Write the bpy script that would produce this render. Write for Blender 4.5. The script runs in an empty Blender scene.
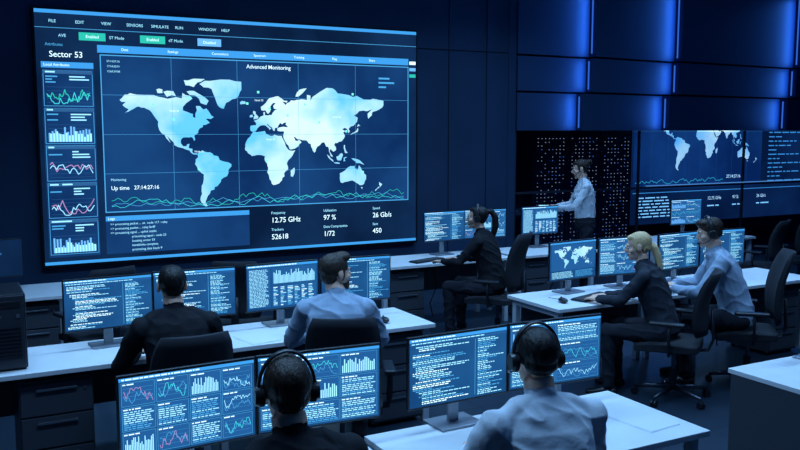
import bpy, bmesh, math, random
import numpy as np
from mathutils import Vector, Matrix, geometry, noise
rnd=random.Random(7)
V=Vector
scene=bpy.context.scene
COL=scene.collection
try:
    scene.view_settings.view_transform='Standard'
except Exception: pass

# ---------------------------------------------------------------- materials
def pmat(name,base,rough=.5,metal=0,bump=None,var=None,spec=.5,sheen=0):
    m=bpy.data.materials.new(name); m.use_nodes=True
    nt=m.node_tree; b=nt.nodes['Principled BSDF']
    b.inputs['Base Color'].default_value=(*base,1); b.inputs['Roughness'].default_value=rough
    b.inputs['Metallic'].default_value=metal; b.inputs['Specular IOR Level'].default_value=spec
    if sheen: b.inputs['Sheen Weight'].default_value=sheen
    tc=nt.nodes.new('ShaderNodeTexCoord')
    if bump:
        sc,st,di=bump[:3]; mp=nt.nodes.new('ShaderNodeMapping')
        mp.inputs['Scale'].default_value=bump[3] if len(bump)>3 else (1,1,1)
        n=nt.nodes.new('ShaderNodeTexNoise'); n.inputs['Scale'].default_value=sc; n.inputs['Detail'].default_value=3
        bp=nt.nodes.new('ShaderNodeBump'); bp.inputs['Strength'].default_value=st; bp.inputs['Distance'].default_value=di
        nt.links.new(tc.outputs['Object'],mp.inputs['Vector']); nt.links.new(mp.outputs[0],n.inputs['Vector'])
        nt.links.new(n.outputs['Fac'],bp.inputs['Height']); nt.links.new(bp.outputs[0],b.inputs['Normal'])
    if var:
        n=nt.nodes.new('ShaderNodeTexNoise'); n.inputs['Scale'].default_value=var[0]
        r=nt.nodes.new('ShaderNodeValToRGB')
        r.color_ramp.elements[0].position=.35; r.color_ramp.elements[1].position=.65
        r.color_ramp.elements[0].color=(*[c*(1-var[1]) for c in base],1); r.color_ramp.elements[1].color=(*[min(1,c*(1+var[1])) for c in base],1)
        nt.links.new(tc.outputs['Object'],n.inputs['Vector']); nt.links.new(n.outputs['Fac'],r.inputs['Fac']); nt.links.new(r.outputs[0],b.inputs['Base Color'])
    return m
def emat(name,c,s=1.,samp=False,c2=None,sc=3):
    m=bpy.data.materials.new(name); m.use_nodes=True; nt=m.node_tree
    nt.nodes.remove(nt.nodes['Principled BSDF'])
    e=nt.nodes.new('ShaderNodeEmission'); e.inputs[0].default_value=(*c,1); e.inputs[1].default_value=s
    nt.links.new(e.outputs[0],nt.nodes['Material Output'].inputs[0])
    if c2:
        tc=nt.nodes.new('ShaderNodeTexCoord'); n=nt.nodes.new('ShaderNodeTexNoise'); n.inputs['Scale'].default_value=sc; n.inputs['Detail'].default_value=4
        r=nt.nodes.new('ShaderNodeValToRGB'); r.color_ramp.elements[0].position=.38; r.color_ramp.elements[1].position=.62
        r.color_ramp.elements[0].color=(*c,1); r.color_ramp.elements[1].color=(*c2,1)
        nt.links.new(tc.outputs['Object'],n.inputs['Vector']); nt.links.new(n.outputs['Fac'],r.inputs['Fac']); nt.links.new(r.outputs[0],e.inputs[0])
    if not samp:
        m.cycles.emission_sampling='NONE'
    return m
M_desk=pmat('desk_white',(.82,.84,.86),.45,var=(6,.03))
M_deskedge=pmat('desk_edge',(.5,.55,.62),.5)
M_metal=pmat('grey_metal',(.32,.35,.4),.4,.6)
M_dark=pmat('dark_plastic',(.012,.014,.02),.38)
M_dark2=pmat('dark_panel',(.03,.035,.05),.45)
M_cab=pmat('cabinet_dark',(.06,.067,.085),.4)
M_handle=pmat('handle',(.25,.28,.33),.3,.8)
M_fab=pmat('chair_fabric',(.014,.016,.024),.85,bump=(300,.3,.002))
M_chrome=pmat('chair_metal',(.12,.13,.16),.3,.9)
M_wall=pmat('wall_paint',(.028,.065,.14),.55,var=(1.2,.1))
M_wall2=pmat('wall_panel_dark',(.03,.07,.15),.5)
M_seam=pmat('seam',(.005,.007,.012),.8)
M_ceil=pmat('ceiling_paint',(.03,.04,.06),.8)
M_key=pmat('key_plastic',(.05,.055,.065),.5)
M_paper=pmat('paper',(.8,.82,.85),.7)
E_base=emat('screen_base',(.008,.065,.21),1.,True,(.018,.12,.34),2)
E_panel=emat('screen_panel',(.018,.12,.36),1.)
E_head=emat('screen_header',(.05,.35,.85),1.1)
E_text=emat('screen_text',(.3,.72,.95),1.5)
E_dim=emat('screen_text_dim',(.07,.4,.8),1.15)
E_white=emat('screen_white',(.62,.9,1.),1.6)
E_cyan=emat('screen_cyan',(.06,.75,.85),1.1)
E_green=emat('screen_green',(.03,.62,.5),1.)
E_pink=emat('screen_pink',(.5,.3,.6),1.)
E_bar=emat('screen_bar',(.15,.48,1.),1.2)
E_map=emat('screen_map',(.13,.6,1.),1.15,True,(.68,.97,1.),1.2)
E_vbase=emat('video_base',(.003,.014,.05),1.,True,(.006,.03,.1),.8)
E_vpanel=emat('video_panel',(.004,.028,.12),1.,True,(.01,.065,.22),.7)
E_grid=emat('video_grid',(.03,.13,.33),1.)
E_dot=emat('map_marker',(.2,1.,.75),1.3)
E_led=emat('led_strip',(.04,.17,.8),.8)
E_rack=emat('rack_led',(.5,.5,.55),.9)
E_rackb=emat('rack_led_blue',(.1,.3,.9),.8)
E_rail=emat('rail_light',(.12,.4,1.),.6)

# ---------------------------------------------------------------- mesh builder
def loft_geo(rings,side,n=16):
    vs=[];fs=[]
    C=[V(r[0]) for r in rings]; k=len(C); ax=[]
    for i in range(k):
        t=(C[min(i+1,k-1)]-C[max(i-1,0)]); t.normalize()
        x=V(side)-t*V(side).dot(t)
        if x.length<1e-4: x=t.orthogonal()
        x.normalize(); y=t.cross(x); ax.append((x,y,t))
        for j in range(n):
            a=2*math.pi*j/n
            vs.append(C[i]+x*math.cos(a)*rings[i][1]+y*math.sin(a)*rings[i][2])
    for i in range(k-1):
        for j in range(n):
            fs.append((i*n+j,i*n+(j+1)%n,(i+1)*n+(j+1)%n,(i+1)*n+j))
    a=len(vs); vs.append(C[0]-ax[0][2]*min(rings[0][1:])*.45); vs.append(C[-1]+ax[-1][2]*min(rings[-1][1:])*.45)
    for j in range(n):
        fs.append((a,(j+1)%n,j)); fs.append((a+1,(k-1)*n+j,(k-1)*n+(j+1)%n))
    return vs,fs
def ell_geo(c,r,R=None,nu=20,nv=12):
    vs=[];fs=[];c=V(c)
    for i in range(1,nv):
        th=math.pi*i/nv
        for j in range(nu):
            p=V((math.sin(th)*math.cos(2*math.pi*j/nu)*r[0],math.sin(th)*math.sin(2*math.pi*j/nu)*r[1],math.cos(th)*r[2]))
            vs.append(c+(R@p if R else p))
    a=len(vs)
    for s in(1,-1):
        p=V((0,0,s*r[2])); vs.append(c+(R@p if R else p))
    for i in range(nv-2):
        for j in range(nu):
            fs.append((i*nu+j,(i+1)*nu+j,(i+1)*nu+(j+1)%nu,i*nu+(j+1)%nu))
    for j in range(nu):
        fs.append((a,j,(j+1)%nu)); fs.append((a+1,(nv-2)*nu+(j+1)%nu,(nv-2)*nu+j))
    return vs,fs
class MB:
    def __init__(s): s.v=[];s.f=[];s.m=[];s.sm=[];s.mats=[]
    def mi(s,mat):
        if mat not in s.mats: s.mats.append(mat)
        return s.mats.index(mat)
    def add(s,vs,fs,mat,smooth=False,M=None):
        o=len(s.v); k=s.mi(mat)
        s.v+= [tuple(M@V(p)) if M else tuple(p) for p in vs]
        for f in fs: s.f.append(tuple(i+o for i in f)); s.m.append(k); s.sm.append(smooth)
    def box(s,c,size,mat,bev=0,seg=2,M=None,warp=None):
        bm=bmesh.new(); bmesh.ops.create_cube(bm,size=1)
        for v in bm.verts: v.co=V((v.co.x*size[0],v.co.y*size[1],v.co.z*size[2]))
        if warp:
            bmesh.ops.subdivide_edges(bm,edges=[e for e in bm.edges],cuts=7,use_grid_fill=True)
        elif bev: bmesh.ops.bevel(bm,geom=list(bm.edges),offset=bev,segments=seg,affect='EDGES',profile=.5)
        vs=[v.co.copy() for v in bm.verts]
        if warp: vs=[warp(p) for p in vs]
        vs=[p+V(c) for p in vs]
        bm.verts.index_update(); fs=[tuple(v.index for v in f.verts) for f in bm.faces]; bm.free()
        s.add(vs,fs,mat,bool(warp) ,M)
    def cyl(s,p1,p2,r1,r2,mat,n=20,M=None):
        p1=V(p1);p2=V(p2);t=(p2-p1).normalized();x=t.orthogonal().normalized();y=t.cross(x);vs=[]
        for p,r in((p1,r1),(p2,r2)):
            for j in range(n):
                a=2*math.pi*j/n; vs.append(p+x*math.cos(a)*r+y*math.sin(a)*r)
        s.add(vs,[(j,(j+1)%n,n+(j+1)%n,n+j) for j in range(n)],mat,True,M)
        s.add(vs,[tuple(range(n-1,-1,-1)),tuple(range(n,2*n))],mat,False,M)
    def loft(s,rings,mat,side=(1,0,0),n=16,M=None):
        vs,fs=loft_geo(rings,side,n); s.add(vs,fs,mat,True,M)
    def tube(s,pts,r,mat,n=10,M=None,side=(0,0,1)):
        s.loft([(p,r,r) for p in pts],mat,side,n,M)
    def ell(s,c,r,mat,R=None,M=None,nu=20,nv=12):
        vs,fs=ell_geo(c,r,R,nu,nv); s.add(vs,fs,mat,True,M)
    def build(s,name,loc=(0,0,0),yaw=0,parent=None):
        me=bpy.data.meshes.new(name); me.from_pydata(s.v,[],s.f)
        for m in s.mats: me.materials.append(m)
        me.polygons.foreach_set('material_index',s.m); me.polygons.foreach_set('use_smooth',s.sm); me.update()
        o=bpy.data.objects.new(name,me); COL.objects.link(o); o.location=loc; o.rotation_euler=(0,0,yaw)
        if parent: o.parent=parent
        return o
def empty(name,loc=(0,0,0),yaw=0):
    o=bpy.data.objects.new(name,None); o.empty_display_size=.2; COL.objects.link(o); o.location=loc; o.rotation_euler=(0,0,yaw); return o

# ---------------------------------------------------------------- map data
POLY=[
[(-168,66),(-162,70),(-156,71),(-141,70),(-128,70),(-115,68),(-108,68),(-95,68),(-94,72),(-85,70),(-82,68),(-86,66),(-94,61),(-94,58),(-88,56.5),(-82,55),(-82,52),(-79,51),(-79,55),(-77,58),(-78,62),(-73,62),(-69,59),(-65,60),(-61,56),(-56,52),(-60,50),(-66,50),(-64,48.5),(-61,46),(-66,44),(-70,43.5),(-70,41.5),(-74,40),(-76,37),(-76,35),(-81,31.5),(-80,27),(-81,25),(-83,29),(-85,30),(-90,29.5),(-94,29.5),(-97,27.5),(-97.5,22),(-95,18.5),(-91,18.5),(-90,21),(-87,21.5),(-88,18),(-88,16),(-83.5,15),(-84,11),(-82,9),(-79,9.5),(-77.5,8.5),(-78,7.5),(-80,7.5),(-83,8),(-85.5,10),(-87.5,13),(-92,14.5),(-95,16),(-101,17.5),(-105.5,20),(-106,23),(-109,26),(-112.5,30),(-114.7,31.5),(-112,27),(-110,23),(-112,25),(-115,28.5),(-117,32.5),(-120.5,34.5),(-123,38),(-124.3,42),(-124,47),(-127,50.5),(-130,54),(-134,58),(-140,60),(-147,61),(-152,59),(-158,56.5),(-163,54.8),(-158,58.5),(-162,60),(-165,62),(-161,64.5),(-166,64.5)],
[(-80,73.5),(-72,71),(-62,66.5),(-65,63),(-72,64.5),(-74,68),(-85,70.5),(-89,73)],[(-117,72.5),(-105,73),(-102,69.5),(-113,68.8)],[(-90,77),(-80,76),(-75,79),(-66,81),(-80,81),(-92,80)],[(-125,74),(-118,74),(-118,71.5),(-124,71.5)],
[(-73,78),(-60,80),(-35,81),(-20,80),(-20,75),(-24,70.5),(-32,68),(-40,65),(-43,60),(-48,61),(-52,65),(-54,69),(-58,75),(-68,76)],
[(-77.5,8.5),(-75,11),(-71.5,12.3),(-68,11),(-62,10.5),(-57,6),(-51.5,4.5),(-50,0),(-44,-2.5),(-39,-3.5),(-35,-6),(-35,-9),(-39,-14),(-39,-18),(-41,-22),(-45,-23.5),(-48.5,-26),(-49,-29),(-53.5,-34),(-57,-35),(-57.5,-38),(-62,-39),(-63,-42),(-66,-45),(-67,-47),(-69,-51),(-68.5,-53),(-66,-55),(-71,-54.5),(-74.5,-51),(-75,-46),(-73,-42),(-73.5,-37),(-71.5,-30),(-70.3,-19),(-76,-14),(-79,-8),(-81,-5),(-80,-2),(-80,1),(-77,4)],
[(-6,35.8),(-1,35.5),(10,37),(11,34),(15,32),(20,31),(23,32.5),(29,31),(32.5,31),(32.7,29.5),(34,27),(37,21),(39,15.5),(43,11.5),(51,11.8),(47,4.5),(41,-2),(39,-6),(40.5,-11),(40.5,-15),(35,-20),(35.5,-24),(32.5,-26),(32,-29),(28,-33),(20,-34.8),(18,-33),(15,-27),(12,-18),(13.5,-12),(12,-6),(9,-1),(9.5,4),(5,5.5),(1,6),(-4,5.2),(-8,4.5),(-13,8.5),(-16.5,12.5),(-17,15),(-16.5,20),(-13,27.5),(-9.5,30.5)],
[(44,-17),(49.5,-12.5),(50,-16),(47,-25),(44,-24)],
[(-9,37),(-9,43),(-2,43.5),(-1.5,46),(-4.5,48.5),(1.5,50.5),(4.5,53),(8.5,54),(8.2,57),(10.5,57.5),(10,54.5),(14,54),(19,54.5),(21,57),(24,59.3),(30,60),(22.5,60.5),(21.5,63),(25,65.5),(22,65.7),(17,61.5),(18.5,60),(16.5,57),(14,55.5),(11,59),(5.5,59),(5,62),(11,65),(15,68.5),(21,70),(28,71),(33,69.3),(41,67.5),(40,66),(33.5,66.7),(38,64),(44,66.5),(46,68),(54,68.5),(60,69),(68,68.5),(68,72.5),(73,72),(73,68),(80,72.5),(87,75),(104,77.5),(112,74),(128,73),(140,72.5),(160,69.7),(170,70),(180,69),(180,65),(178,63),(170,60),(163,58.5),(162,55),(157,51.5),(156,57),(163,61.5),(155,59.3),(143,59.2),(135.5,54.7),(141,52.5),(140,48),(135,43.5),(130.5,42.5),(127.5,39.8),(129.3,36),(126.5,34.5),(126.5,37.5),(124.5,40),(121.5,40.8),(118,39),(122.5,37),(119.5,35),(122,31),(121,28),(117,23.5),(110,21),(108,21.5),(106,18.5),(109,14),(108.5,11),(105,9),(103,10.8),(100.8,13),(99.3,10),(101,7),(103.5,3.5),(103.8,1.3),(101,3),(100,6.5),(98.5,10),(97.5,16),(94.5,16.5),(91.5,22.5),(88,21.5),(82,16.5),(80,13),(79.5,10),(77.5,8),(74.5,14),(72.7,20),(70,21),(67,24.8),(61.5,25.2),(57,26.5),(54,26.7),(50.5,29.5),(48.5,30),(51,25),(54,24.2),(56.3,26),(59.8,22.5),(55,17),(45,12.8),(43,13.5),(39,20.5),(35,28),(34.5,31),(36,36),(30.5,36.5),(27,37),(26.5,40),(29.5,41.2),(35,42),(41.5,41.5),(38,44.5),(39,47),(35,46.2),(33.5,44.7),(30.5,46.3),(28.2,43.5),(27,41),(23.5,40.5),(23,37),(21,37.5),(19.5,41),(14,45),(12.5,45),(18.5,40),(16,38.2),(15.5,40),(10.5,43.5),(7,43.7),(3.5,43),(0,40),(-2,37),(-5.5,36)],
[(-5,50),(1,51),(1.5,52.8),(-2,55.5),(-2,57.5),(-5,58.5),(-5.5,56),(-3,54),(-4.5,53),(-4.5,52)],[(-10,52),(-6,52.2),(-6,54.8),(-9.5,54)],[(-22,64),(-15,64.5),(-15,66.3),(-22,66)],
[(130.5,31.5),(132,34),(136,35.5),(139.5,38),(141,41),(142,39),(141,36),(137,34.5),(133,33.5)],[(140,42),(141.5,45.3),(145,43.5)],
[(95.5,5.5),(99,2.5),(104,-2.5),(105.5,-6),(101,-2.5)],[(105.5,-6.5),(114,-7),(114,-8.5),(106,-7.3)],[(109,1.5),(113,3.5),(117,7),(119,4.5),(116,-3.5),(110.5,-3)],[(119.5,-5),(120,0),(125,1.2),(121,-1.5),(122.5,-4.5)],
[(131,-1),(138,-1.8),(144,-4),(148,-8),(150.5,-10.5),(144,-8),(139,-8),(135,-4)],[(120.5,18.5),(122,18),(122,14),(126,7),(122,7),(120,15)],
[(114,-22),(122,-18),(126,-14),(130,-12),(136.5,-12),(136,-15),(140.5,-17.5),(142.5,-11),(145.5,-15),(148.5,-20),(153,-25),(153,-31),(150,-37),(144,-38.5),(138,-35),(132,-32),(124,-33.5),(118,-35),(115,-34),(114,-28)],
[(145,-41),(148,-41),(147,-43.5)],[(173,-35),(178,-38),(175,-41.5)],[(172.5,-41),(174,-42),(167.5,-46.5),(167,-45)],[(52,71),(58,76),(68,77),(56,71)]]
def miller(la): return 1.25*math.log(math.tan(math.pi/4+.4*math.radians(la)))
YT=miller(81);YB=miller(-55.5)
TRI=[]
for pl in POLY:
    pts=[]
    for i,(a,b) in enumerate(pl):
        c,d=pl[(i+1)%len(pl)]; pts.append((a,b)); L=math.hypot(c-a,d-b)
        if L>5:
            pts.append(((a+c)/2+rnd.uniform(-.12,.12)*L,(b+d)/2+rnd.uniform(-.1,.1)*L))
    P2=[V(((a+170)/350,(YT-miller(min(b,81)))/(YT-YB),0)) for a,b in pts]
    TRI.append((P2,geometry.tessellate_polygon([P2])))

# ---------------------------------------------------------------- flat UI drawing on a screen plane (faces -Y)
class UI:
    def __init__(s,mb,x0,ztop,w,h,y,dy): s.mb=mb;s.x0=x0;s.z=ztop;s.w=w;s.h=h;s.y=y;s.dy=dy
    def p(s,a,b,l): return (s.x0+a*s.w,s.y-l*s.dy,s.z-b*s.h)
    def rect(s,a,b,c,d,mat,l=1): s.mb.add([s.p(a,d,l),s.p(c,d,l),s.p(c,b,l),s.p(a,b,l)],[(0,1,2,3)],mat)
    def frame(s,a,b,c,d,mat,l=2,t=.003):
        tx=t*s.h/s.w
        s.rect(a,b,c,b+t,mat,l);s.rect(a,d-t,c,d,mat,l);s.rect(a,b,a+tx,d,mat,l);s.rect(c-tx,b,c,d,mat,l)
    def line(s,pts,t,mat,l=3):
        for (a,b),(c,d) in zip(pts[:-1],pts[1:]):
            p=V(s.p(a,b,l));q=V(s.p(c,d,l));e=(q-p)
            if e.length<1e-6: continue
            n=V((-e.z,0,e.x)).normalized()*t*s.h/2
            s.mb.add([p+n,p-n,q-n,q+n],[(0,1,2,3)],mat)
    def text(s,body,a,b,size,mat,l=3,al='LEFT',bold=.004):
        cu=bpy.data.curves.new('t','FONT'); cu.body=body; cu.size=size*s.h*1.25; cu.align_x=al; cu.resolution_u=3; cu.offset=size*s.h*bold; cu.space_character=.98
        ob=bpy.data.objects.new('t',cu); COL.objects.link(ob)
        bpy.context.view_layer.update(); dg=bpy.context.evaluated_depsgraph_get(); me=ob.evaluated_get(dg).to_mesh()
        o=s.p(a,b+size,l); vs=[(o[0]+v.co.x,o[1],o[2]+v.co.y) for v in me.vertices]; fs=[tuple(p.vertices) for p in me.polygons]
        s.mb.add(vs,fs,mat); ob.evaluated_get(dg).to_mesh_clear(); bpy.data.objects.remove(ob); bpy.data.curves.remove(cu)
    def words(s,a,b,c,t,mat,l=3,R=rnd):
        x=a
        while x<c:
            w=R.uniform(.012,.05); 
            if x+w>c: break
            s.rect(x,b,x+w,b+t,mat,l); x+=w+.008
    def wave(s,a,b,c,d,mat,n=24,R=rnd,t=.006,l=3):
        y=.5;pts=[]
        for i in range(n+1):
            y=min(1,max(0,y+R.uniform(-.35,.35)+(.5-y)*.25)); pts.append((a+(c-a)*i/n,b+(d-b)*y))
        s.line(pts,t,mat,l)
    def bars(s,a,b,c,d,mat,n=12,R=rnd,l=3):
        for i in range(n):
            hh=R.uniform(.45,1); x=a+(c-a)*i/n; s.rect(x,d-(d-b)*hh,x+(c-a)/n*.6,d,mat,l)
    def wmap(s,a,b,c,d,mat,l=3):
        for P2,T in TRI:
            vs=[s.p(a+(c-a)*q.x,b+(d-b)*q.y,l) for q in P2]
            s.mb.add(vs,[tuple(t) for t in T],mat)
def ui_code(U,R):
    U.rect(0,0,1,.045,E_head,1);U.words(.02,.014,.5,.016,E_white,2,R);U.rect(.0,.055,1,.09,E_panel,1);U.words(.02,.064,.8,.014,E_text,2,R)
    y=.115;ind=0
    while y<.96:
        ind=max(0,min(3,ind+R.choice([-1,0,0,1]))); x=.03+ind*.03
        if R.random()>.07: U.words(x,y,x+R.uniform(.15,.55),.0135,R.choice([E_text,E_text,E_dim,E_white]),2,R)
        y+=.027
    U.rect(.66,.11,.664,.96,E_dim,2)
    y=.115
    while y<.96:
        U.words(.69,y,R.uniform(.8,.98),.0135,R.choice([E_text,E_dim]),2,R); y+=.027
def ui_dash(U,R,nx=3,ny=3):
    U.rect(0,0,1,.04,E_head,1);U.words(.02,.012,.6,.016,E_white,2,R)
    for i in range(nx):
        for j in range(ny):
            a=.015+i*.975/nx;c=a+.975/nx-.01;b=.06+j*.93/ny;d=b+.93/ny-.02
            U.rect(a,b,c,d,E_panel,1);U.frame(a,b,c,d,E_dim,2,.004);U.words(a+.01,b+.015,a+(c-a)*.6,.014,E_white,3,R)
            k=R.choice('wwbtm') if (i+j)%2 else R.choice('wbt')
            if k=='w':
                for q in range(4): U.rect(a+.015,b+.07+(d-b-.09)*q/4,c-.015,b+.072+(d-b-.09)*q/4,E_dim,2)
                U.wave(a+.015,b+.07,c-.015,d-.03,R.choice([E_pink,E_cyan,E_text]),26,R,.007); U.wave(a+.015,b+.08,c-.015,d-.03,E_dim,22,R,.006)
            elif k=='b': U.bars(a+.015,b+.06,c-.015,d-.02,R.choice([E_bar,E_text]),18,R)
            else:
                y=b+.05
                while y<d-.025: U.words(a+.012,y,c-.01,.0125,E_text if R.random()>.4 else E_dim,3,R); y+=.026
def ui_table(U,R):
    U.rect(0,0,1,.05,E_head,1);U.words(.02,.015,.7,.018,E_white,2,R)
    U.rect(.02,.08,.32,.95,E_panel,1); y=.1
    while y<.93: U.words(.035,y,.3,.0135,E_text,2,R); y+=.03
    U.rect(.35,.08,.98,.45,E_panel,1);U.bars(.37,.12,.96,.43,E_text,34,R);U.rect(.35,.49,.98,.95,E_panel,1)
    y=.51
    while y<.93:
        for k in range(6):
            U.rect(.365+k*.1,y,.365+k*.1+R.uniform(.03,.08),y+.015,R.choice([E_text,E_dim,E_white]),2)
        y+=.034
def ui_map(U,R):
    U.rect(0,0,1,.04,E_head,1);U.rect(.03,.07,.97,.75,E_panel,1);U.wmap(.08,.12,.92,.7,E_map,2)
    y=.79
    while y<.96: U.words(.04,y,.5,.013,E_text,2,R);U.words(.55,y,.94,.013,E_dim,2,R);y+=.03
KIND={'code':ui_code,'dash':ui_dash,'table':ui_table,'map':ui_map,'dash4':lambda U,R:ui_dash(U,R,4,3),'dash2':lambda U,R:ui_dash(U,R,2,3)}
DZ=.74
def monitor(x,y,yaw=0,kind='code',zb=.13,w=.555,h=.325,seed=1,on=True,zd=DZ):
    mb=MB(); zc=zb+h/2
    mb.box((0,.004,zc),(w+.016,.02,h+.022),M_dark,.004)
    mb.box((0,.025,zc),(w*.55,.03,h*.5),M_dark,.008)
    mb.box((0,.05,zb*.5+.06),(.06,.02,zb+.16),M_metal,.005)
    mb.box((0,.045,.007),(.24,.18,.012),M_metal,.005)
    mb.box((0,.042,zc-.03),(.08,.03,.08),M_dark,.004)
    U=UI(mb,-w/2,zb+h,w,h,-.0068,.0006)
    R=random.Random(seed)
    if on:
        U.rect(0,0,1,1,E_base,0); KIND[kind](U,R)
    else:
        U.rect(0,0,1,1,E_vbase,0); U.rect(.2,.35,.7,.4,E_grid,1); U.rect(.2,.5,.6,.53,E_grid,1)
    return mb.build('computer_monitor',(x,y,zd),yaw)
def video_wall(x0,y,ztop,w=4.66,h=2.77,seed=3,lite=False):
    mb=MB()
    mb.box((x0+w/2,y+.03,ztop-h/2),(w+.06,.06,h+.06),M_dark,.01)
    U=UI(mb,x0,ztop,w,h,y-.003,.002); R=random.Random(seed)
    U.rect(0,0,1,1,E_vbase,0)
    if lite:
        U.rect(.01,.1,.7,.78,E_vpanel,1); U.wmap(.054,.18,.676,.665,E_map,3)
        for i in range(1,8): U.rect(.01+.69*i/8,.1,.0108+.69*i/8,.78,E_grid,2)
        U.text('27:14:27:16',.5,.7,.024,E_white); U.wave(.02,.72,.48,.76,E_cyan,60,R,.0025,4)
        U.rect(.01,.8,.99,.804,E_dim,1)
        for j in range(7): U.words(.03,.83+j*.02,R.uniform(.2,.33),.007,E_text,3,R)
        for i,t in enumerate(['12.75 GHz','97 %','26 Gb/s']): U.text(t,.4+i*.14,.84,.024,E_white,bold=0); U.words(.4+i*.14,.9,.5+i*.14,.008,E_text,3,R)
        for j in range(22): U.words(.74,.12+j*.03,R.uniform(.82,.98),.007,E_dim,3,R)
        return mb.build('video_wall')
    U.rect(0,0,1,.014,E_head,1); U.rect(0,.988,1,1,E_head,1)
    for i,t in enumerate(['FILE','EDIT','VIEW','SENSORS','SIMULATE','RUN','WINDOW','HELP']):
        U.text(t,.03+i*.058,.036,.013,E_text,bold=0)
    U.rect(.0,.068,1,.07,E_dim,1)
    U.text('AVE',.05,.09,.013,E_text,bold=0)
    for k,(a,t,m) in enumerate([(.095,'Enabled',E_green),(.235,'Enabled',E_green),(.375,'Disabled',E_bar)]):
        U.rect(a,.082,a+.06,.113,m,1); U.text(t,a+.03,.09,.013,E_white,3,'CENTER',0)
        if k<2: U.text(['ST Mode','dT Mode'][k],a+.068,.09,.013,E_text,bold=0)
    U.text('Sector 53',.028,.155,.026,E_white)
    U.rect(.135,.128,.975,.158,E_head,1)
    for i,t in enumerate(['Data','Settings','Connections','Spectrum','Tracking','Ping','Share']): U.text(t,.19+i*.11,.136,.0115,E_white,bold=0)
    U.text('Attributes',.02,.125,.013,E_dim,bold=0)
    U.rect(.01,.2,.125,.97,E_vpanel,1); U.rect(.01,.2,.125,.223,E_head,2); U.text('Local Attributes',.015,.204,.012,E_white,bold=0)
    for j in range(5):
        b=.232+j*.147; U.frame(.013,b,.122,b+.14,E_dim,2,.002); U.rect(.013,b,.122,b+.014,E_grid,2); U.words(.018,b+.004,.07,.006,E_text,3,R)
        for q in range(3): U.words(.018,b+.022+q*.011,.05,.005,E_dim,3,R); U.words(.07,b+.022+q*.011,.118,.005,E_text,3,R)
        for q in range(5): U.rect(.02,b+.065+q*.015,.115,b+.066+q*.015,E_grid,2)
        if j in(1,4): U.bars(.02,b+.07,.115,b+.132,E_bar,14,R); U.bars(.023,b+.09,.118,b+.132,E_text,14,R,4)
        elif j==0: U.wave(.02,b+.065,.115,b+.12,E_green,34,R,.0035); U.wave(.02,b+.07,.115,b+.13,E_cyan,30,R,.003)
        else: U.wave(.02,b+.065,.115,b+.125,E_pink,20,R,.0035); U.wave(.02,b+.07,.115,b+.13,E_text,20,R,.003)
    a,b,c,d=.14,.165,.975,.8
    U.rect(a,b,c,d,E_vpanel,1); U.frame(a,b,c,d,E_dim,2,.004)
    for i in range(1,5):
        x=a+(c-a)*i/5; U.rect(x,b,x+.0007,d,E_dim,4)
    for j in range(1,4):
        z=b+(d-b)*j/4; U.rect(a,z,c,z+.0011,E_dim,4)
    U.text('Advanced Monitoring',.56,.18,.019,E_white,3,'CENTER')
    for j in range(3): U.text(['27:14:27:16','17:54:02:01','12:65:24:08'][j],.155,.185+j*.02,.009,E_text,bold=0)
    U.wmap(.178,.25,.895,.79,E_map,3)
    for q in [(.26,.36),(.31,.42),(.35,.33),(.37,.63),(.5,.35),(.53,.3),(.56,.37),(.61,.4),(.66,.35),(.7,.43),(.74,.38),(.78,.47),(.83,.66),(.55,.6),(.8,.3)]:
        U.rect(q[0]-.003,q[1]-.005,q[0]+.003,q[1]+.005,E_dot,4)
    for q in [(.3,.38),(.52,.33),(.74,.4),(.55,.5),(.36,.55)]: U.text('Node %d'%(q[0]*100),q[0],q[1],.009,E_white,4,bold=0)
    U.text('Monitoring',.155,.66,.011,E_text,bold=0);U.text('Up time   27:14:27:16',.155,.69,.018,E_white)
    U.wave(.155,.74,.96,.785,E_green,110,R,.002,4);U.wave(.155,.75,.96,.79,E_cyan,80,R,.0018,4);U.wave(.155,.755,.96,.79,E_dim,70,R,.0018,4)
    for i in range(3): U.words(.88,.22+i*.02,.95,.008,E_dim,3,R)
    U.rect(.14,.815,.5,.97,E_vpanel,1);U.rect(.14,.815,.5,.835,E_head,2);U.text('Logs',.145,.818,.012,E_white,bold=0)
    for j in range(7): U.text(['>> processing packet ... ok  node 117 : relay','>> processing packet ... relay 0x4F','>> processing signal ... uplink stable','processing signal - node 23','locating sector 53','handshake complete','processing data block 9'][j],.15+(.05 if j>2 else 0),.842+j*.018,.0105,E_text,bold=0)
    for i,(t,v_,t2,v2) in enumerate([('Frequency','12.75 GHz','Trackers','52618'),('Utilisation','97 %','Data Compression','1/72'),('Speed','26 Gb/s','Sent','450')]):
        x=.56+i*.15; U.text(t,x,.825,.013,E_text);U.text(v_,x,.85,.026,E_white);U.text(t2,x,.9,.013,E_text);U.text(v2,x,.925,.026,E_white)
    for i,m in enumerate([E_white,E_bar,E_green]): U.rect(.978,.14+i*.03,.998,.155+i*.03,m,2)
    return mb.build('video_wall')

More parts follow.
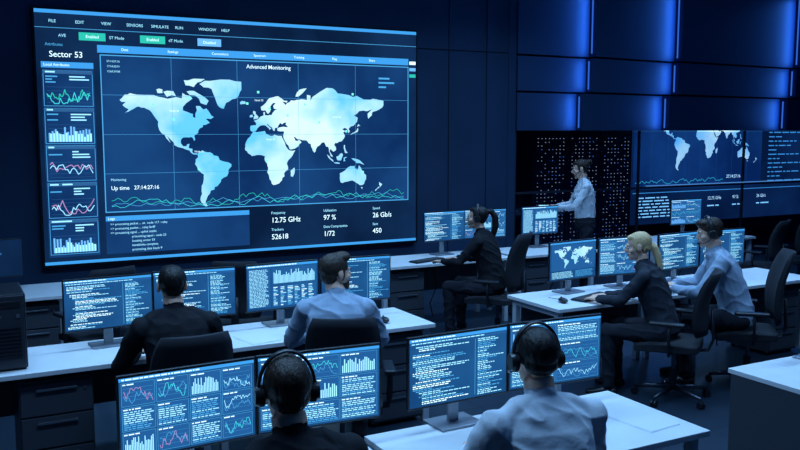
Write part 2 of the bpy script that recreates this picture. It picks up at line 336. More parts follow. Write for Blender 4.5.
# ---------------------------------------------------------------- furniture
def desk(x0,x1,y0,y1,h=DZ,panel=True,solid_left=False):
    mb=MB(); w=x1-x0; D=y1-y0; cx=(x0+x1)/2; cy=(y0+y1)/2
    mb.box((0,0,h-.015),(w,D,.03),M_desk,.003)
    for s in(-1,1):
        X=s*(w/2-.05)
        if solid_left and s<0:
            mb.box((-w/2+.015,0,(h-.03)/2),(.025,D-.04,h-.032),M_cab,.002); continue
        mb.box((X,-D/2+.07,(h-.03)/2),(.05,.05,h-.032),M_deskedge,.004); mb.box((X,D/2-.07,(h-.03)/2),(.05,.05,h-.032),M_deskedge,.004)
        mb.box((X,0,h-.055),(.045,D-.14,.045),M_deskedge,.003)
    mb.box((0,D/2-.07,h-.055),(w-.15,.03,.05),M_metal,.003)
    if panel: mb.box((0,D/2-.1,h-.25),(w-.16,.016,.32),M_cab,.002)
    mb.box((0,D/2-.2,h-.1),(w*.6,.12,.05),M_dark2,.004)
    for k,fx in enumerate((-.22,.05,.27)):
        X=w*fx; mb.tube([(X,D/2-.2,h-.12),(X+.03,D/2-.22,h-.35),(X-.04,D/2-.19,h-.55),(X+.02,D/2-.16,.03)],.006,M_dark,6,side=(1,0,0))
    return mb.build('desk',(cx,cy,0))
def cabinet(x,y,w=.42,d=.5,h=.66):
    mb=MB(); mb.box((0,0,h/2+.02),(w,d,h-.02),M_cab,.004)
    for sx in(-1,1):
        for sy in(-1,1): mb.cyl((sx*(w/2-.05),sy*(d/2-.05),0),(sx*(w/2-.05),sy*(d/2-.05),.04),.02,.02,M_dark)
    n=3; fh=(h-.05)/n
    for i in range(n):
        z=.045+fh*(i+.5); mb.box((0,-d/2-.008,z),(w-.016,.018,fh-.012),M_cab,.003)
        mb.box((0,-d/2-.028,z+fh*.3),(w*.55,.012,.014),M_handle,.003)
        for s in(-1,1): mb.box((s*w*.25,-d/2-.02,z+fh*.3),(.012,.016,.012),M_handle)
    mb.cyl((w/2-.05,-d/2-.018,h-.06),(w/2-.05,-d/2-.024,h-.06),.008,.008,M_handle,12)
    return mb.build('drawer_cabinet',(x,y,0))
def chair(x,y,yaw=0,sc=1,high=.0):
    mb=MB()
    for k in range(5):
        a=2*math.pi*k/5+.3; c,s=math.cos(a),math.sin(a)
        mb.loft([((c*.03,s*.03,.1),.024,.02),((c*.18,s*.18,.088),.02,.015),((c*.3,s*.3,.07),.015,.011)],M_chrome,(0,0,1),10)
        for t in(-1,1):
            px,py=c*.3-s*.014*t,s*.3+c*.014*t
            mb.cyl((px-s*.008*t,py+c*.008*t,.028),(px+s*.008*t,py-c*.008*t,.028),.028,.028,M_dark,14)
        mb.cyl((c*.3,s*.3,.03),(c*.3,s*.3,.07),.009,.009,M_chrome,8)
    mb.cyl((0,0,.08),(0,0,.25),.03,.03,M_dark); mb.cyl((0,0,.25),(0,0,.42),.018,.018,M_chrome)
    mb.box((0,0,.415),(.2,.24,.03),M_dark,.008)
    def seatw(p): 
        f=max(0,abs(p.x)/.25)**3+max(0,abs(p.y)/.25)**3
        return V((p.x*(1-.06*(abs(p.y)/.25)**3),p.y*(1-.06*(abs(p.x)/.25)**3),p.z*(1-.45*min(1,f*.6))-(.02*(p.y/.25)**2 if p.y>0 else 0)))
    mb.box((0,.04,.462),(.5,.5,.085),M_fab,warp=seatw)
    bh=.5+high
    def backw(p):
        t=p.z/bh+.5; wd=1-.18*abs(2*t-1)**3-.05*(t)
        e=(abs(p.x)/.235)**4*.4+(abs(2*t-1))**6*.4
        return V((p.x*wd,p.y*(1-e)+.9*p.x*p.x+(.05*math.sin(t*math.pi) - .0)-.09*t,p.z-(.0)))
    mb.box((0,-.235,.56+bh/2),(.47,.06,bh),M_fab,warp=backw)
    mb.loft([((0,-.12,.41),.035,.012),((0,-.26,.43),.035,.012),((0,-.295,.52),.035,.012),((0,-.28,.75),.03,.012)],M_dark,(1,0,0),12)
    for s in(-1,1):
        mb.loft([((s*.16,.0,.42),.012,.02),((s*.29,.0,.43),.012,.022),((s*.3,0,.5),.012,.022),((s*.3,0,.655),.012,.02)],M_dark,(0,1,0),10)
        mb.box((s*.295,.02,.668),(.075,.27,.03),M_dark,.012)
    o=mb.build('office_chair',(x,y,0),yaw); o.scale=(sc,sc,sc); return o
def keyboard(x,y,yaw=0):
    mb=MB(); mb.box((0,0,.009),(.44,.14,.014),M_dark,.004)
    for r in range(5):
        for k in range(15):
            if r==0 and 4<=k<=9:
                if k==4: mb.box((-.2+.0285*6.5,-.05,.019),(.165,.019,.007),M_key,.002)
                continue
            mb.box((-.2+.0285*k,-.05+r*.0245,.019),(.0235,.02,.007),M_key,.002,1)
    return mb.build('keyboard',(x,y,DZ),yaw)
def mouse(x,y,yaw=0):
    mb=MB(); mb.ell((0,0,.012),(.03,.052,.022),M_dark); mb.cyl((-.004,.025,.032),(.004,.025,.032),.008,.008,M_key,12)
    mb.tube([(0,.05,.012),(.01,.1,.005),(-.01,.18,.005)],.0025,M_dark,6)
    return mb.build('computer_mouse',(x,y,DZ+.0105),yaw)

# ---------------------------------------------------------------- people
M_skin=pmat('skin',(.88,.52,.38),.45,bump=(60,.1,.002)); M_lip=pmat('lip',(.55,.2,.17),.4)
M_eye=pmat('eye_white',(.7,.7,.7),.2); M_iris=pmat('iris',(.03,.02,.015),.2)
def cloth(n,c): return pmat(n,c,.85,bump=(14,.4,.01,(1,1,1.6)),spec=.25)
M_black=cloth('black_cloth',(.012,.013,.018)); M_blueshirt=cloth('blue_shirt',(.36,.46,.6)); M_white=cloth('white_shirt',(.7,.75,.82))
M_pants=cloth('dark_trousers',(.018,.02,.03)); M_shoe=pmat('shoe_leather',(.01,.01,.012),.35); M_charcoal=cloth('charcoal_cloth',(.03,.035,.05))
def hairm(n,c):
    m=pmat(n,c,.5,bump=(55,.8,.004,(3,3,.35)),spec=.35); return m
M_hbrown=hairm('hair_brown',(.035,.02,.013)); M_hblack=hairm('hair_black',(.011,.009,.009)); M_hblond=hairm('hair_blond',(.75,.52,.27)); M_hgrey=hairm('hair_dark_brown',(.045,.03,.022))
M_hs=pmat('headset_plastic',(.02,.022,.028),.3); M_hscush=pmat('headset_cushion',(.01,.01,.012),.8)
def person(name,x,y,yaw,sit=True,sc=1.,lean=.12,hyaw=0,hpitch=0,htilt=0,wr=None,shirt=M_black,pants=M_pants,hair=M_hbrown,style='short',headset=False,fem=False,beard=False,vox=.006,knees=None,feet=None,hand_dir=None):
    P=[]
    def loft(r,side,tag): P.append(('l',[(V(a),b,c) for a,b,c in r],V(side),tag))
    def ell(c,r,tag,R=None): P.append(('e',V(c),r,R or Matrix.Identity(3),tag))
    X=(1,0,0); z0=.56 if sit else .94
    wf=.86 if fem else 1.
    def C(t,f=0): return V((0,math.sin(lean)*t+(.26 if sit else .06)*t*t+f,z0+math.cos(lean)*t))
    loft([(C(-.07),.12*1,.095),(C(-.02),.17,.125),(C(.05),.17 ,.125)],X,'P')
    tor=[(C(-.02),.178,.133),(C(.06),.175,.135),(C(.15),.172*wf,.128),(C(.25),.178*wf,.128),(C(.36),.195*wf,.13),(C(.43,-.006),.2*wf,.12),(C(.49,-.012),.178*wf,.096),(C(.525,-.012),.125*wf,.075),(C(.545,-.012),.08*wf,.06)]
    if not sit: tor=[(C(.02),.168,.12),(C(.08),.155,.118)]+tor[2:]
    loft(tor,X,'S')
    if fem:
        for s in(-1,1): ell(C(.35,.09)+V((s*.07,0,0)),(.062,.055,.06),'S')
    nb=C(.535,.0); hc=C(.55,.035)+V((0,.0,.138))
    Rh=Matrix.Rotation(math.radians(hyaw),3,'Z')@Matrix.Rotation(-math.radians(hpitch),3,'X')@Matrix.Rotation(math.radians(htilt),3,'Y')
    def H(p): return hc+Rh@V(p)
    nr=.05 if fem else .061
    loft([(nb-V((0,.0,.05)),nr*1.25,nr*1.15),(nb+V((0,.004,.03)),nr,nr),(H((0,-.02,-.07)),nr*.96,nr*.98)],X,'K')
    loft([(nb-V((0,.0,.035)),nr*1.7,nr*1.5),(nb+V((0,-.006,-.005)),nr*1.25,nr*1.25),(nb+V((0,-.006,.014)),nr*1.12,nr*1.14)],X,'S')
    for i,s in enumerate((1,-1)):
        S=C(.465,-.005)+V((s*.198*wf,0,0)); loft([(C(.525,-.015)+V((s*.03,0,.0)),.052,.052),(C(.51,-.012)+V((s*.1*wf,0,.0)),.052,.056),(S+V((-s*.02,0,.006)),.06*wf,.058)],(0,1,0),'S'); ell(S,(.066*wf,.07*wf,.068*wf),'S')
        W=V(wr[i]) if wr else V((s*.16,.44,.8 ))
        l1,l2=.285*(.95 if fem else 1),.25*(.95 if fem else 1)
        d=W-S; L=min(d.length,l1+l2-.01); d.normalize(); W=S+d*L
        a=(l1*l1-l2*l2+L*L)/(2*L); hh=math.sqrt(max(0,l1*l1-a*a)); pole=V((s*.75,-.35,-.7)); pp=(pole-d*pole.dot(d)).normalized(); E=S+d*a+pp*hh
        g=.86 if fem else 1.
        loft([(S,.066*g,.066*g),(S.lerp(E,.35),.063*g,.063*g),(S.lerp(E,.8),.055*g,.055*g),(E,.053*g,.053*g)],(0,1,0.1),'S'); ell(E,(.053*g,.053*g,.053*g),'S')
        fa=(W-E).normalized(); loft([(E,.052*g,.052*g),(E.lerp(W,.3),.051*g,.05*g),(E.lerp(W,.75),.042*g,.04*g),(W-fa*.01,.037*g,.033*g)],(0,0,1),'S')
        hd=V(hand_dir[i]).normalized() if hand_dir else (V((fa.x,fa.y,fa.z*.15))+V((-s*.15,.1,0))).normalized()
        nrm=V((0,0,-1)); nrm=(nrm-hd*nrm.dot(hd)).normalized(); sv=hd.cross(nrm).normalized()
        if sv.x*s>0: sv=-sv
        k=.92 if fem else 1.
        loft([(W-fa*.02,.026*k,.021*k),(W+hd*.015,.031*k,.019*k),(W+hd*.05*k,.04*k,.017*k),(W+hd*.088*k,.041*k,.013*k)],sv,'H')
        for off,ln in((.031,.068),(.0105,.077),(-.0105,.072),(-.031,.057)):
            p=W+hd*.082*k+sv*off*k; dr=(hd+sv*off*4).normalized(); rr=[(p,.0098*k,.0098*k)]
            for q,(fr,ang) in enumerate(((.45,12),(.3,42),(.25,66))):
                a_=math.radians(ang); p=p+(dr*math.cos(a_)+nrm*math.sin(a_))*ln*fr*k; rr.append((p,(.0094-.0007*q)*k,(.0094-.0007*q)*k))
            loft(rr,sv,'H')
        p=W+hd*.02+sv*.024; p1=p+(hd*.62+sv*.68+nrm*.2).normalized()*.042*k; p2=p1+(hd*.9+sv*.2+nrm*.25).normalized()*.032*k
        loft([(p,.014*k,.013*k),(p1,.011*k,.011*k),(p2,.009*k,.009*k)],nrm,'H')
    for i,s in enumerate((1,-1)):
        hp=V((s*.095,.0,z0-.02 if sit else z0-.05))
        if sit: kn=V(knees[i]) if knees else V((s*.15,.43,.545)); an=V(feet[i]) if feet else V((s*.15,.40,.1))
        else: kn=V((s*.1,.02,.5)); an=V((s*.1,-.02,.09))
        g=.93 if fem else 1.
        loft([(hp,.095*g,.088*g),(hp.lerp(kn,.35),.09*g,.085*g),(hp.lerp(kn,.8),.07*g,.07*g),(kn,.066*g,.066*g)],(1,0,.01),'P'); ell(kn,(.066*g,.066*g,.066*g),'P'); ell(hp,(.09*g,.09*g,.088*g),'P')
        loft([(kn,.064*g,.064*g),(kn.lerp(an,.3)+V((0,-.012,0)),.066*g,.066*g),(kn.lerp(an,.75),.056*g,.056*g),(an,.052*g,.055*g),(an-V((0,0,.02)),.052*g,.056*g)],X,'P')
        f=V((s*.12,1,0)).normalized(); b=V((an.x,an.y,0))
        loft([(b-f*.065+V((0,0,.034)),.028,.03),(b-f*.03+V((0,0,.042)),.038,.041),(b+f*.05+V((0,0,.04)),.042,.037),(b+f*.12+V((0,0,.03)),.046,.027),(b+f*.18+V((0,0,.022)),.034,.02)],(1,0,0),'F')
    HE=lambda c,r,t,R=None: ell(H(c),r,t,Rh@R if R else Rh)
    fw=.94 if fem else 1.
    HE((0,-.012,.03),(.075,.093,.084),'K'); HE((0,.024,-.02),(.062*fw,.066,.088),'K'); HE((0,.03,-.068),(.052*fw,.052,.042),'K'); HE((0,.072,-.092),(.022*fw,.019,.017),'K')
    HE((0,.078,.024),(.046,.014,.011),'K')
    for s in(-1,1):
        HE((s*.038,.058,-.025),(.025,.026,.024),'K'); HE((s*.078,-.004,-.006),(.01,.019,.032),'K',Matrix.Rotation(s*.35,3,'Z')); HE((s*.03,.0905,.027),(.017,.006,.0045),'E')
        loft([(H((s*.008,.098,-.03)),.007,.007),(H((s*.011,.098,-.031)),.007,.007)],X,'K')
    loft([(H((0,.085,.014)),.0075,.0075),(H((0,.1,-.01)),.009,.009),(H((0,.108,-.027)),.0125,.011)],tuple(Rh@V((1,0,0))),'K')
    HE((0,.088,-.052),(.022,.011,.0055),'L'); HE((0,.087,-.061),(.02,.011,.0065),'L')
    if beard:
        HE((0,.034,-.074),(.0585,.057,.046),'B'); HE((0,.076,-.095),(.026,.021,.022),'B'); HE((0,.09,-.044),(.026,.0105,.005),'B')
    if style=='short':
        HE((0,-.02,.04),(.081,.098,.086),'B'); HE((0,-.05,-.012),(.066,.05,.045),'B'); HE((0,.03,.085),(.062,.06,.034),'B'); HE((.02,.05,.085),(.045,.04,.025),'B')
        for s in(-1,1): HE((s*.064,.012,.02),(.014,.02,.04),'B')
    elif style=='quiff':
        HE((0,-.02,.042),(.082,.1,.088),'B'); HE((0,-.052,-.02),(.068,.05,.055),'B'); HE((0,.045,.1),(.06,.055,.036),'B')
        for s in(-1,1): HE((s*.066,.012,.01),(.012,.02,.05),'B')
    else:
        HE((0,-.02,.034),(.079,.096,.085),'B'); HE((0,-.05,-.015),(.064,.048,.045),'B'); HE((0,.03,.078),(.056,.048,.028),'B')
        for s in(-1,1): HE((s*.067,.018,.012),(.01,.018,.04),'B')
        if style=='pony':
            loft([(H((0,-.1,.06)),.022,.022),(H((0,-.145,.065)),.026,.03),(H((.0,-.18,.01)),.034,.034),(H((0,-.185,-.08)),.036,.034),(H((0,-.165,-.17)),.028,.026),(H((0,-.15,-.24)),.01,.01)],X,'B')
        elif style=='lowpony':
            loft([(H((0,-.09,.0)),.028,.028),(H((0,-.125,-.03)),.032,.03),(H((0,-.14,-.1)),.036,.03),(H((0,-.145,-.18)),.034,.026),(H((0,-.14,-.27)),.02,.014)],X,'B')
        elif style=='bun':
            HE((0,-.12,.06),(.04,.036,.038),'B')
    vs=[];fs=[]
    for p in P:
        a,b=loft_geo(p[1],p[2],20) if p[0]=='l' else ell_geo(p[1],p[2],p[3],24,16)
        o=len(vs); vs+=a; fs+=[tuple(i+o for i in f) for f in b]
    me=bpy.data.meshes.new('b'); me.from_pydata([tuple(v) for v in vs],[],fs)
    bm=bmesh.new(); bm.from_mesh(me); bmesh.ops.recalc_face_normals(bm,faces=bm.faces); bm.to_mesh(me); bm.free()
    ob=bpy.data.objects.new('b',me); COL.objects.link(ob)
    r=ob.modifiers.new('r','REMESH'); r.mode='VOXEL'; r.voxel_size=vox; r.use_smooth_shade=True
    sm=ob.modifiers.new('s','SMOOTH'); sm.factor=.5; sm.iterations=3
    bpy.context.view_layer.update(); dg=bpy.context.evaluated_depsgraph_get()
    body=bpy.data.meshes.new_from_object(ob.evaluated_get(dg)); bpy.data.objects.remove(ob); bpy.data.meshes.remove(me)
    n=len(body.polygons); cen=np.empty(n*3,dtype=np.float32); body.polygons.foreach_get('center',cen); cen=cen.reshape(-1,3)
    best=np.full(n,1e9); tag=np.zeros(n,int); TAGS=['S','P','K','H','F','B','L','E']
    for p in P:
        if p[0]=='e':
            R=np.array(p[3]); q=(cen-np.array(p[1]))@R/np.array(p[2]); d=(np.linalg.norm(q,axis=1)-1)*min(p[2]); t=p[4]
        else:
            d=np.full(n,1e9); t=p[3]
            for (a,wa,da),(b,wb,db) in zip(p[1][:-1],p[1][1:]):
                T=(b-a); L=T.length; T=T/L; sx=p[2]-T*p[2].dot(T)
                if sx.length<1e-4: sx=T.orthogonal()
                sx.normalize(); sy=T.cross(sx); rel=cen-np.array(a); u=rel@np.array(T); uc=np.clip(u,0,L); f=uc/L
                w=wa+(wb-wa)*f; dd=da+(db-da)*f; q=np.sqrt((rel@np.array(sx)/w)**2+(rel@np.array(sy)/dd)**2+((u-uc)/np.minimum(w,dd))**2)
                d=np.minimum(d,(q-1)*np.minimum(w,dd))
        k=d<best; best[k]=d[k]; tag[k]=TAGS.index(t)
    nv=len(body.vertices); vt=np.full(nv,9)
    lt=np.empty(len(body.loops),dtype=np.int32); body.loops.foreach_get('vertex_index',lt)
    ls=np.empty(n,dtype=np.int32); body.polygons.foreach_get('loop_total',ls)
    vt[lt]=np.repeat(tag,ls)
    co=np.empty(nv*3,dtype=np.float32); body.vertices.foreach_get('co',co); co=co.reshape(-1,3)
    nn=np.empty(nv*3,dtype=np.float32); body.vertices.foreach_get('normal',nn); nn=nn.reshape(-1,3)
    off=V((x*7.3,y*3.1,yaw*.037)); RT=Rh.transposed(); dsp=np.zeros(nv,dtype=np.float32)
    for i in range(nv):
        t=vt[i]
        if t<=1:
            cx,cy,cz=[float(q) for q in co[i]]
            r1=1-abs(noise.noise(V((cx*7+cz*3,cy*7,cz*9+cx*5))+off))*2; r2=noise.noise(V((cx*17,cy*17,cz*17))+off)
            dsp[i]=(r1*r1*.009-.004)+r2*.003
        elif t==5:
            c=RT@(V([float(q) for q in co[i]])-hc); an_=math.atan2(c.x,c.y+.02)
            dsp[i]=noise.noise(V((c.x*120,c.y*45,c.z*35))+off)*.002+noise.noise(V((an_*9,c.z*12,c.y*8))+off)*.003
    co+=nn*dsp[:,None]; body.vertices.foreach_set('co',co.ravel())
    for m in (shirt,pants,M_skin,M_skin,M_shoe,hair,M_lip,hair): body.materials.append(m)
    body.polygons.foreach_set('material_index',tag.astype(np.int32)); body.polygons.foreach_set('use_smooth',[True]*n); body.name='body'; body.update()
    root=empty(name,(x,y,0),math.radians(yaw)); root.scale=(sc,sc,sc)
    bo=bpy.data.objects.new('body',body); COL.objects.link(bo); bo.parent=root
    e=MB(); M4=Matrix.Translation(hc)@Rh.to_4x4()
    for s in(-1,1):
        e.ell((s*.03,.0795,.004),(.0125,.0115,.0085),M_eye,M=M4); e.ell((s*.03,.0875,.004),(.006,.0045,.006),M_iris,M=M4)
    e.build('eyes',parent=root)
    if headset:
        h=MB(); pts=[(math.cos(a)*.095,-.005,.012+math.sin(a)*.128) for a in np.linspace(-.05,math.pi+.05,22)]
        h.loft([(p,.014,.006) for p in pts],M_hs,(0,1,0),10,M=M4)
        for s in(-1,1):
            h.cyl((s*.078,-.003,-.005),(s*.094,-.003,-.005),.036,.038,M_hscush,24,M=M4); h.cyl((s*.094,-.003,-.005),(s*.108,-.003,-.005),.036,.03,M_hs,24,M=M4)
        h.tube([(-.1,.0,-.02),(-.098,.04,-.05),(-.075,.085,-.066),(-.04,.108,-.065)],.004,M_hs,8,M=M4); h.ell((-.036,.11,-.064),(.014,.009,.009),M_hscush,M=M4)
        h.build('headset',parent=root)
    return root

# ================================================================ ROOM
def slab(name,c,size,mat):
    mb=MB(); mb.box(c,size,mat); return mb.build(name)
fm=pmat('floor_tiles',(.03,.04,.06),.35)
nt=fm.node_tree; bs=nt.nodes['Principled BSDF']; tc=nt.nodes.new('ShaderNodeTexCoord'); bk=nt.nodes.new('ShaderNodeTexBrick')
bk.offset=0; bk.inputs['Scale'].default_value=1.; bk.inputs['Brick Width'].default_value=.6; bk.inputs['Row Height'].default_value=.6; bk.inputs['Mortar Size'].default_value=.004
bk.inputs['Color1'].default_value=(.02,.036,.058,1); bk.inputs['Color2'].default_value=(.025,.043,.068,1); bk.inputs['Mortar'].default_value=(.01,.012,.02,1)
nt.links.new(tc.outputs['Object'],bk.inputs['Vector']); nt.links.new(bk.outputs['Color'],bs.inputs['Base Color'])
slab('floor',(6,4.9,-.05),(20,17.4,.1),fm)
slab('ceiling',(6,4.9,4.95),(20,17.4,.1),M_ceil)
slab('wall_left',(-4.05,4.9,2.45),(.1,17.4,4.9),M_wall)
slab('wall_right',(16.05,4.9,2.45),(.1,17.4,4.9),M_wall)
slab('wall_rear',(6,-3.85,2.45),(20.2,.1,4.9),M_wall)
slab('wall_server_room',(6,13.65,2.45),(20.2,.1,4.9),M_wall2)
mb=MB(); mb.box((1.64,10.16,2.45),(11.28,.2,4.9),M_wall)
for X in(-2.6,-1.4,-.2,6.15,6.77): mb.box((X,10.058,2.45),(.012,.006,4.9),M_seam)
mb.box((6.44,10.058,3.25),(1.68,.006,.012),M_seam)
mb.build('wall_front')
slab('wall_partition',(7.2,11.8,2.45),(.12,3.5,4.9),M_wall)
mb=MB(); led=[]
rows=[(2.16,2.7,[7.28,8.38,10.12,12.9,16]),(2.73,3.22,[7.28,8.55,10.3,13.1,16]),(3.25,4.9,[7.28,8.6,10.35,13.2,16])]
for zi,(za,zb,xs) in enumerate(rows):
    for i,(xa,xb) in enumerate(zip(xs[:-1],xs[1:])):
        fy=9.9 if i else 10.03
        mb.add([(xa,fy,za),(xb,10.05,za),(xb,10.25,za),(xa,10.25,za),(xa,fy,zb),(xb,10.05,zb),(xb,10.25,zb),(xa,10.25,zb)],[(0,1,5,4),(1,2,6,5),(2,3,7,6),(3,0,4,7),(4,5,6,7),(3,2,1,0)],M_wall2)
        if i and i<4:
            zc=(za+zb)/2 if zi<2 else 3.85; hh=(zb-za)*.85 if zi<2 else 1.1
            mb.box((xa-.006,9.985,zc),(.01,.02,hh),E_led); led.append((xa-.02,9.9,zc,hh))
mb.box((11.6,10.15,3.5),(8.7,.12,2.6),M_seam)
mb.build('wall_fascia')
gm=bpy.data.materials.new('partition_glass'); gm.use_nodes=True; nt=gm.node_tree; nt.nodes.remove(nt.nodes['Principled BSDF'])
t=nt.nodes.new('ShaderNodeBsdfTransparent'); t.inputs[0].default_value=(.75,.85,1,1); g=nt.nodes.new('ShaderNodeBsdfGlossy'); g.inputs['Roughness'].default_value=.05; g.inputs[0].default_value=(.6,.75,1,1)
mx=nt.nodes.new('ShaderNodeMixShader'); mx.inputs[0].default_value=.1; nt.links.new(t.outputs[0],mx.inputs[1]); nt.links.new(g.outputs[0],mx.inputs[2]); nt.links.new(mx.outputs[0],nt.nodes['Material Output'].inputs[0])
mb=MB(); mb.box((11.62,10.1,1.08),(8.66,.012,2.12),gm)
for X in(7.3,9.7,12.1,14.5): mb.box((X,10.1,1.08),(.03,.04,2.15),M_dark2,.003)
mb.box((11.62,10.1,.03),(8.66,.05,.06),M_dark2); mb.box((12.9,10.07,1.28),(6.1,.02,.012),E_rail); mb.box((11.62,10.09,1.25),(8.66,.04,.03),M_dark2)
mb.build('window_1')
for i in range(3):
    mb=MB(); w=.66; mb.box((0,.4,1.08),(w-.02,.8,2.16),M_dark2,.006); mb.box((0,-.005,1.08),(w-.08,.02,2.04),M_dark,.004)
    R=random.Random(50+i)
    for r in range(34):
        mb.box((0,-.018,.12+r*.058),(w-.1,.008,.044),M_dark2,.001,1)
        for c in range(8):
            if R.random()<.6: 
                X=-.25+c*.072; Z=.12+r*.058; mb.box((X,-.024,Z),(.014,.004,.01),E_rack if R.random()<.75 else E_rackb)
    mb.build('server_rack',(8.45+i*.68,10.75,0))
video_wall(.93,9.98,3.45)
video_wall(10.4,11.0,3.3,4.66,2.77,9,True)

# ================================================================ FURNITURE
desk(-.15,1.62,2.74,3.45); desk(1.66,3.14,2.74,3.45); desk(4.08,5.9,2.74,3.45,solid_left=True)
desk(-.5,1.48,5.3,5.96); desk(1.5,3.14,5.3,5.96); desk(4.25,5.75,5.25,5.96); desk(5.77,7.4,5.25,5.96)
desk(-1.2,.95,7.75,8.46); desk(3.96,5.6,7.75,8.46); desk(5.68,6.85,7.75,8.46); desk(7.75,9.6,7.75,8.46)
cabinet(.53,5.62); cabinet(2.86,5.62); cabinet(.62,8.08); cabinet(4.28,8.08); cabinet(5.98,8.08); cabinet(4.4,3.08); cabinet(7.1,5.62)
MN=[(.83,3.36,3,'dash4'),(1.405,3.36,-4,'dash'),(2.12,3.36,2,'code'),(2.70,3.36,-3,'dash2'),
(.91,5.74,3,'code'),(1.49,5.78,-3,'code'),(2.13,5.78,3,'table'),(2.72,5.78,-4,'code'),
(4.8,5.76,6,'map'),(5.37,5.74,-4,'dash'),(6.05,5.74,4,'code'),(6.63,5.74,-4,'code'),
(5.0,8.26,4,'code'),(5.58-.02,8.26,-4,'dash'),(6.36,8.26,2,'table'),(8.75,8.2,0,'dash2'),(4.75,3.3,5,'dash')]
for i,(x,y,a,k) in enumerate(MN): monitor(x,y,math.radians(a),k,seed=i+1,zb=.17 if i in(12,13,14,15) else .13)
monitor(.3,8.2,.1,'code',seed=40,on=False)
keyboard(.98,2.98); keyboard(2.2,2.97); keyboard(1.15,5.5); keyboard(2.42,5.52,-.3); keyboard(4.8,5.5,.3); keyboard(5.62,5.46,.4) ; keyboard(4.6,7.95,.3)
mouse(1.32,2.95); mouse(2.62,2.95); mouse(1.42,5.5); mouse(2.82,5.5); mouse(4.45,5.45); mouse(6.1,5.45)
mb=MB(); mb.box((0,0,.235),(.21,.44,.45),M_dark,.01)
for s in(-1,1):
    for t in(-1,1): mb.box((s*.08,t*.18,.006),(.03,.03,.012),M_dark2)
mb.box((0,-.222,.235),(.19,.008,.43),M_dark2,.003)
for k in range(9): mb.box((0,-.228,.08+k*.022),(.15,.006,.008),M_dark)
mb.box((0,-.228,.4),(.15,.006,.04),M_dark,.002); mb.cyl((.06,-.226,.33),(.06,-.232,.33),.012,.012,M_handle,16); mb.box((-.05,-.229,.33),(.04,.005,.008),M_handle)
mb.build('computer_tower',(.28,5.62,DZ))
mb=MB(); mb.box((0,0,.1),(.44,.36,.2),M_dark,.02); mb.box((0,.02,.22),(.4,.3,.05),M_dark2,.012); mb.box((0,-.2,.06),(.3,.14,.012),M_dark2,.003); mb.box((0,-.175,.09),(.32,.02,.035),M_key); mb.box((.12,-.13,.215),(.12,.06,.02),M_key,.004)
mb.box((0,-.2,.07),(.21,.1,.004),M_paper); mb.build('printer',(-.15,7.98,DZ))
for (x,y,a) in((1.82,5.48,.2),(5.22,5.42,-.3),(2.95,3.0,.1)):
    mb=MB()
    for k in range(3): mb.box((k*.006,k*.004,.001+k*.0012),(.21,.297,.001),M_paper)
    mb.build('paper_stack',(x,y,DZ),a)

# ================================================================ PEOPLE + CHAIRS
person('seated_man',.99,2.48,0,sc=1.02,lean=.12,hyaw=-10,hair=M_hbrown,style='short',headset=True,shirt=M_black); chair(.99,2.42,0)
person('seated_man',1.97,2.42,-8,sc=1.02,lean=.12,hyaw=-6,hpitch=4,hair=M_hblack,style='short',headset=True,shirt=M_white); chair(1.99,2.36,math.radians(-8))
person('seated_man',1.15,4.82,0,sc=1.,lean=.1,hyaw=-6,hair=M_hblack,style='short',shirt=M_black); chair(1.15,4.76,0)
person('seated_man',2.12,4.8,-24,sc=1.,lean=.1,hyaw=-62,hair=M_hgrey,style='quiff',shirt=M_blueshirt,beard=True); chair(2.13,4.74,math.radians(-22))
person('seated_woman',4.9,7.12,35,sc=1.02,lean=.12,hyaw=20,hair=M_hblack,style='pony',headset=True,shirt=M_black,fem=True,wr=[(.12,.45,.8),(-.18,.48,.8)]); chair(4.92,7.06,math.radians(35),1,.08)
person('seated_woman',5.05,4.92,36,sc=.99,lean=.2,hyaw=15,hpitch=10,hair=M_hblond,style='lowpony',shirt=M_charcoal,fem=True,wr=[(.1,.5,.79),(-.1,.52,.79)]); chair(5.1,4.85,math.radians(36))
person('seated_man',5.89,4.9,48,sc=1.05,lean=.24,hyaw=8,hpitch=12,hair=M_hbrown,style='short',headset=True,shirt=M_blueshirt,wr=[(.12,.5,.78),(-.1,.52,.78)]); chair(5.95,4.84,math.radians(48),1.0,.1)
person('standing_woman',7.15,8.35,58,sit=False,sc=1.03,lean=.04,hpitch=12,hair=M_hbrown,style='bun',shirt=M_white,fem=True,wr=[(.1,.34,1.16),(-.1,.36,1.15)],hand_dir=[(-.2,1,.1),(.2,1,.1)])
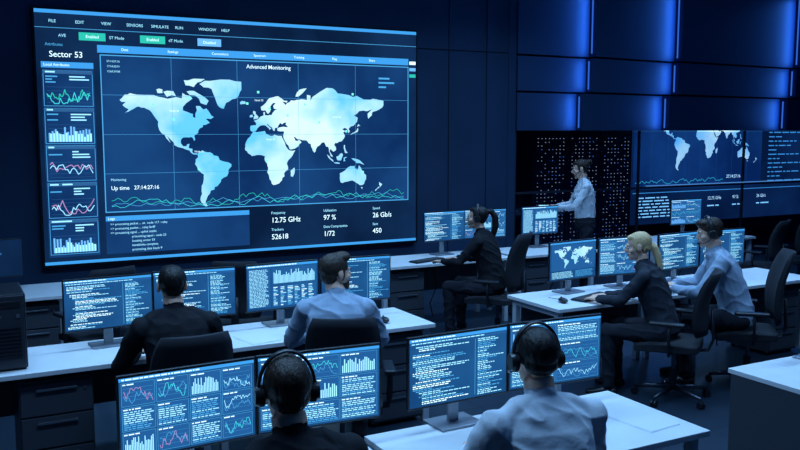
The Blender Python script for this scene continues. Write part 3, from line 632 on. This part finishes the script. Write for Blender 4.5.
mb=MB(); mb.box((0,0,0),(.27,.2,.009),M_dark,.004); mb.add([(-.12,-.085,.0052),(.12,-.085,.0052),(.12,.085,.0052),(-.12,.085,.0052)],[(0,1,2,3)],E_text)
a=math.radians(58); mb.build('tablet',(7.15-math.sin(a)*.5,8.35+math.cos(a)*.5,1.2),a)
for x,y,a in((1.08,7.3,.3),(2.25,7.15,-.5),(9.0,7.2,.4),(9.9,7.3,-.2),(7.2,4.7,.3),(8.1,5.6,.9),(5.0,2.3,.1)): chair(x,y,a)

# ================================================================ LIGHTS + CAMERA
def area(name,loc,sx,sy,e,col,rot=(0,0,0),spread=None):
    l=bpy.data.lights.new(name,'AREA'); l.shape='RECTANGLE'; l.size=sx; l.size_y=sy; l.energy=e; l.color=col
    if spread: l.spread=math.radians(spread)
    o=bpy.data.objects.new(name,l); COL.objects.link(o); o.location=loc; o.rotation_euler=rot
B1=(.3,.6,1.); B2=(.025,.26,1.)
area('ceiling_light',(1.5,3.3,4.8),4,.5,72,B1,spread=120); area('ceiling_light',(1.5,5.8,4.8),4,.5,78,B1,spread=120); area('ceiling_light',(6.2,5.7,4.8),4,.5,78,B1,spread=120)
area('ceiling_light',(5.8,8.1,4.8),5,.4,50,B1,spread=120); area('ceiling_light',(6,2.6,4.8),4,.5,48,B1,spread=120)
area('ambient_fill',(6,4,4.85),14,10,105,B2)  # added fill lamp for the room's blue ambient level, not a fixture
for (lx,ly,lz,hh) in led:
    area('led_light',(lx,ly+.02,lz),hh,.02,2.5*hh/.5,(.04,.22,1.),V((-1,.35,0)).to_track_quat('-Z','X').to_euler())
w=bpy.data.worlds.new('w'); scene.world=w; w.use_nodes=True; w.node_tree.nodes['Background'].inputs[0].default_value=(.005,.012,.04,1)
cam=bpy.data.cameras.new('camera'); co=bpy.data.objects.new('camera',cam); COL.objects.link(co); cam.lens=38.25; cam.sensor_width=36
a=math.radians(28.2); t=math.radians(6.3); co.location=(0,0,2.15)
co.rotation_euler=V((math.cos(t)*math.sin(a),math.cos(t)*math.cos(a),-math.sin(t))).to_track_quat('-Z','Y').to_euler()
scene.camera=co
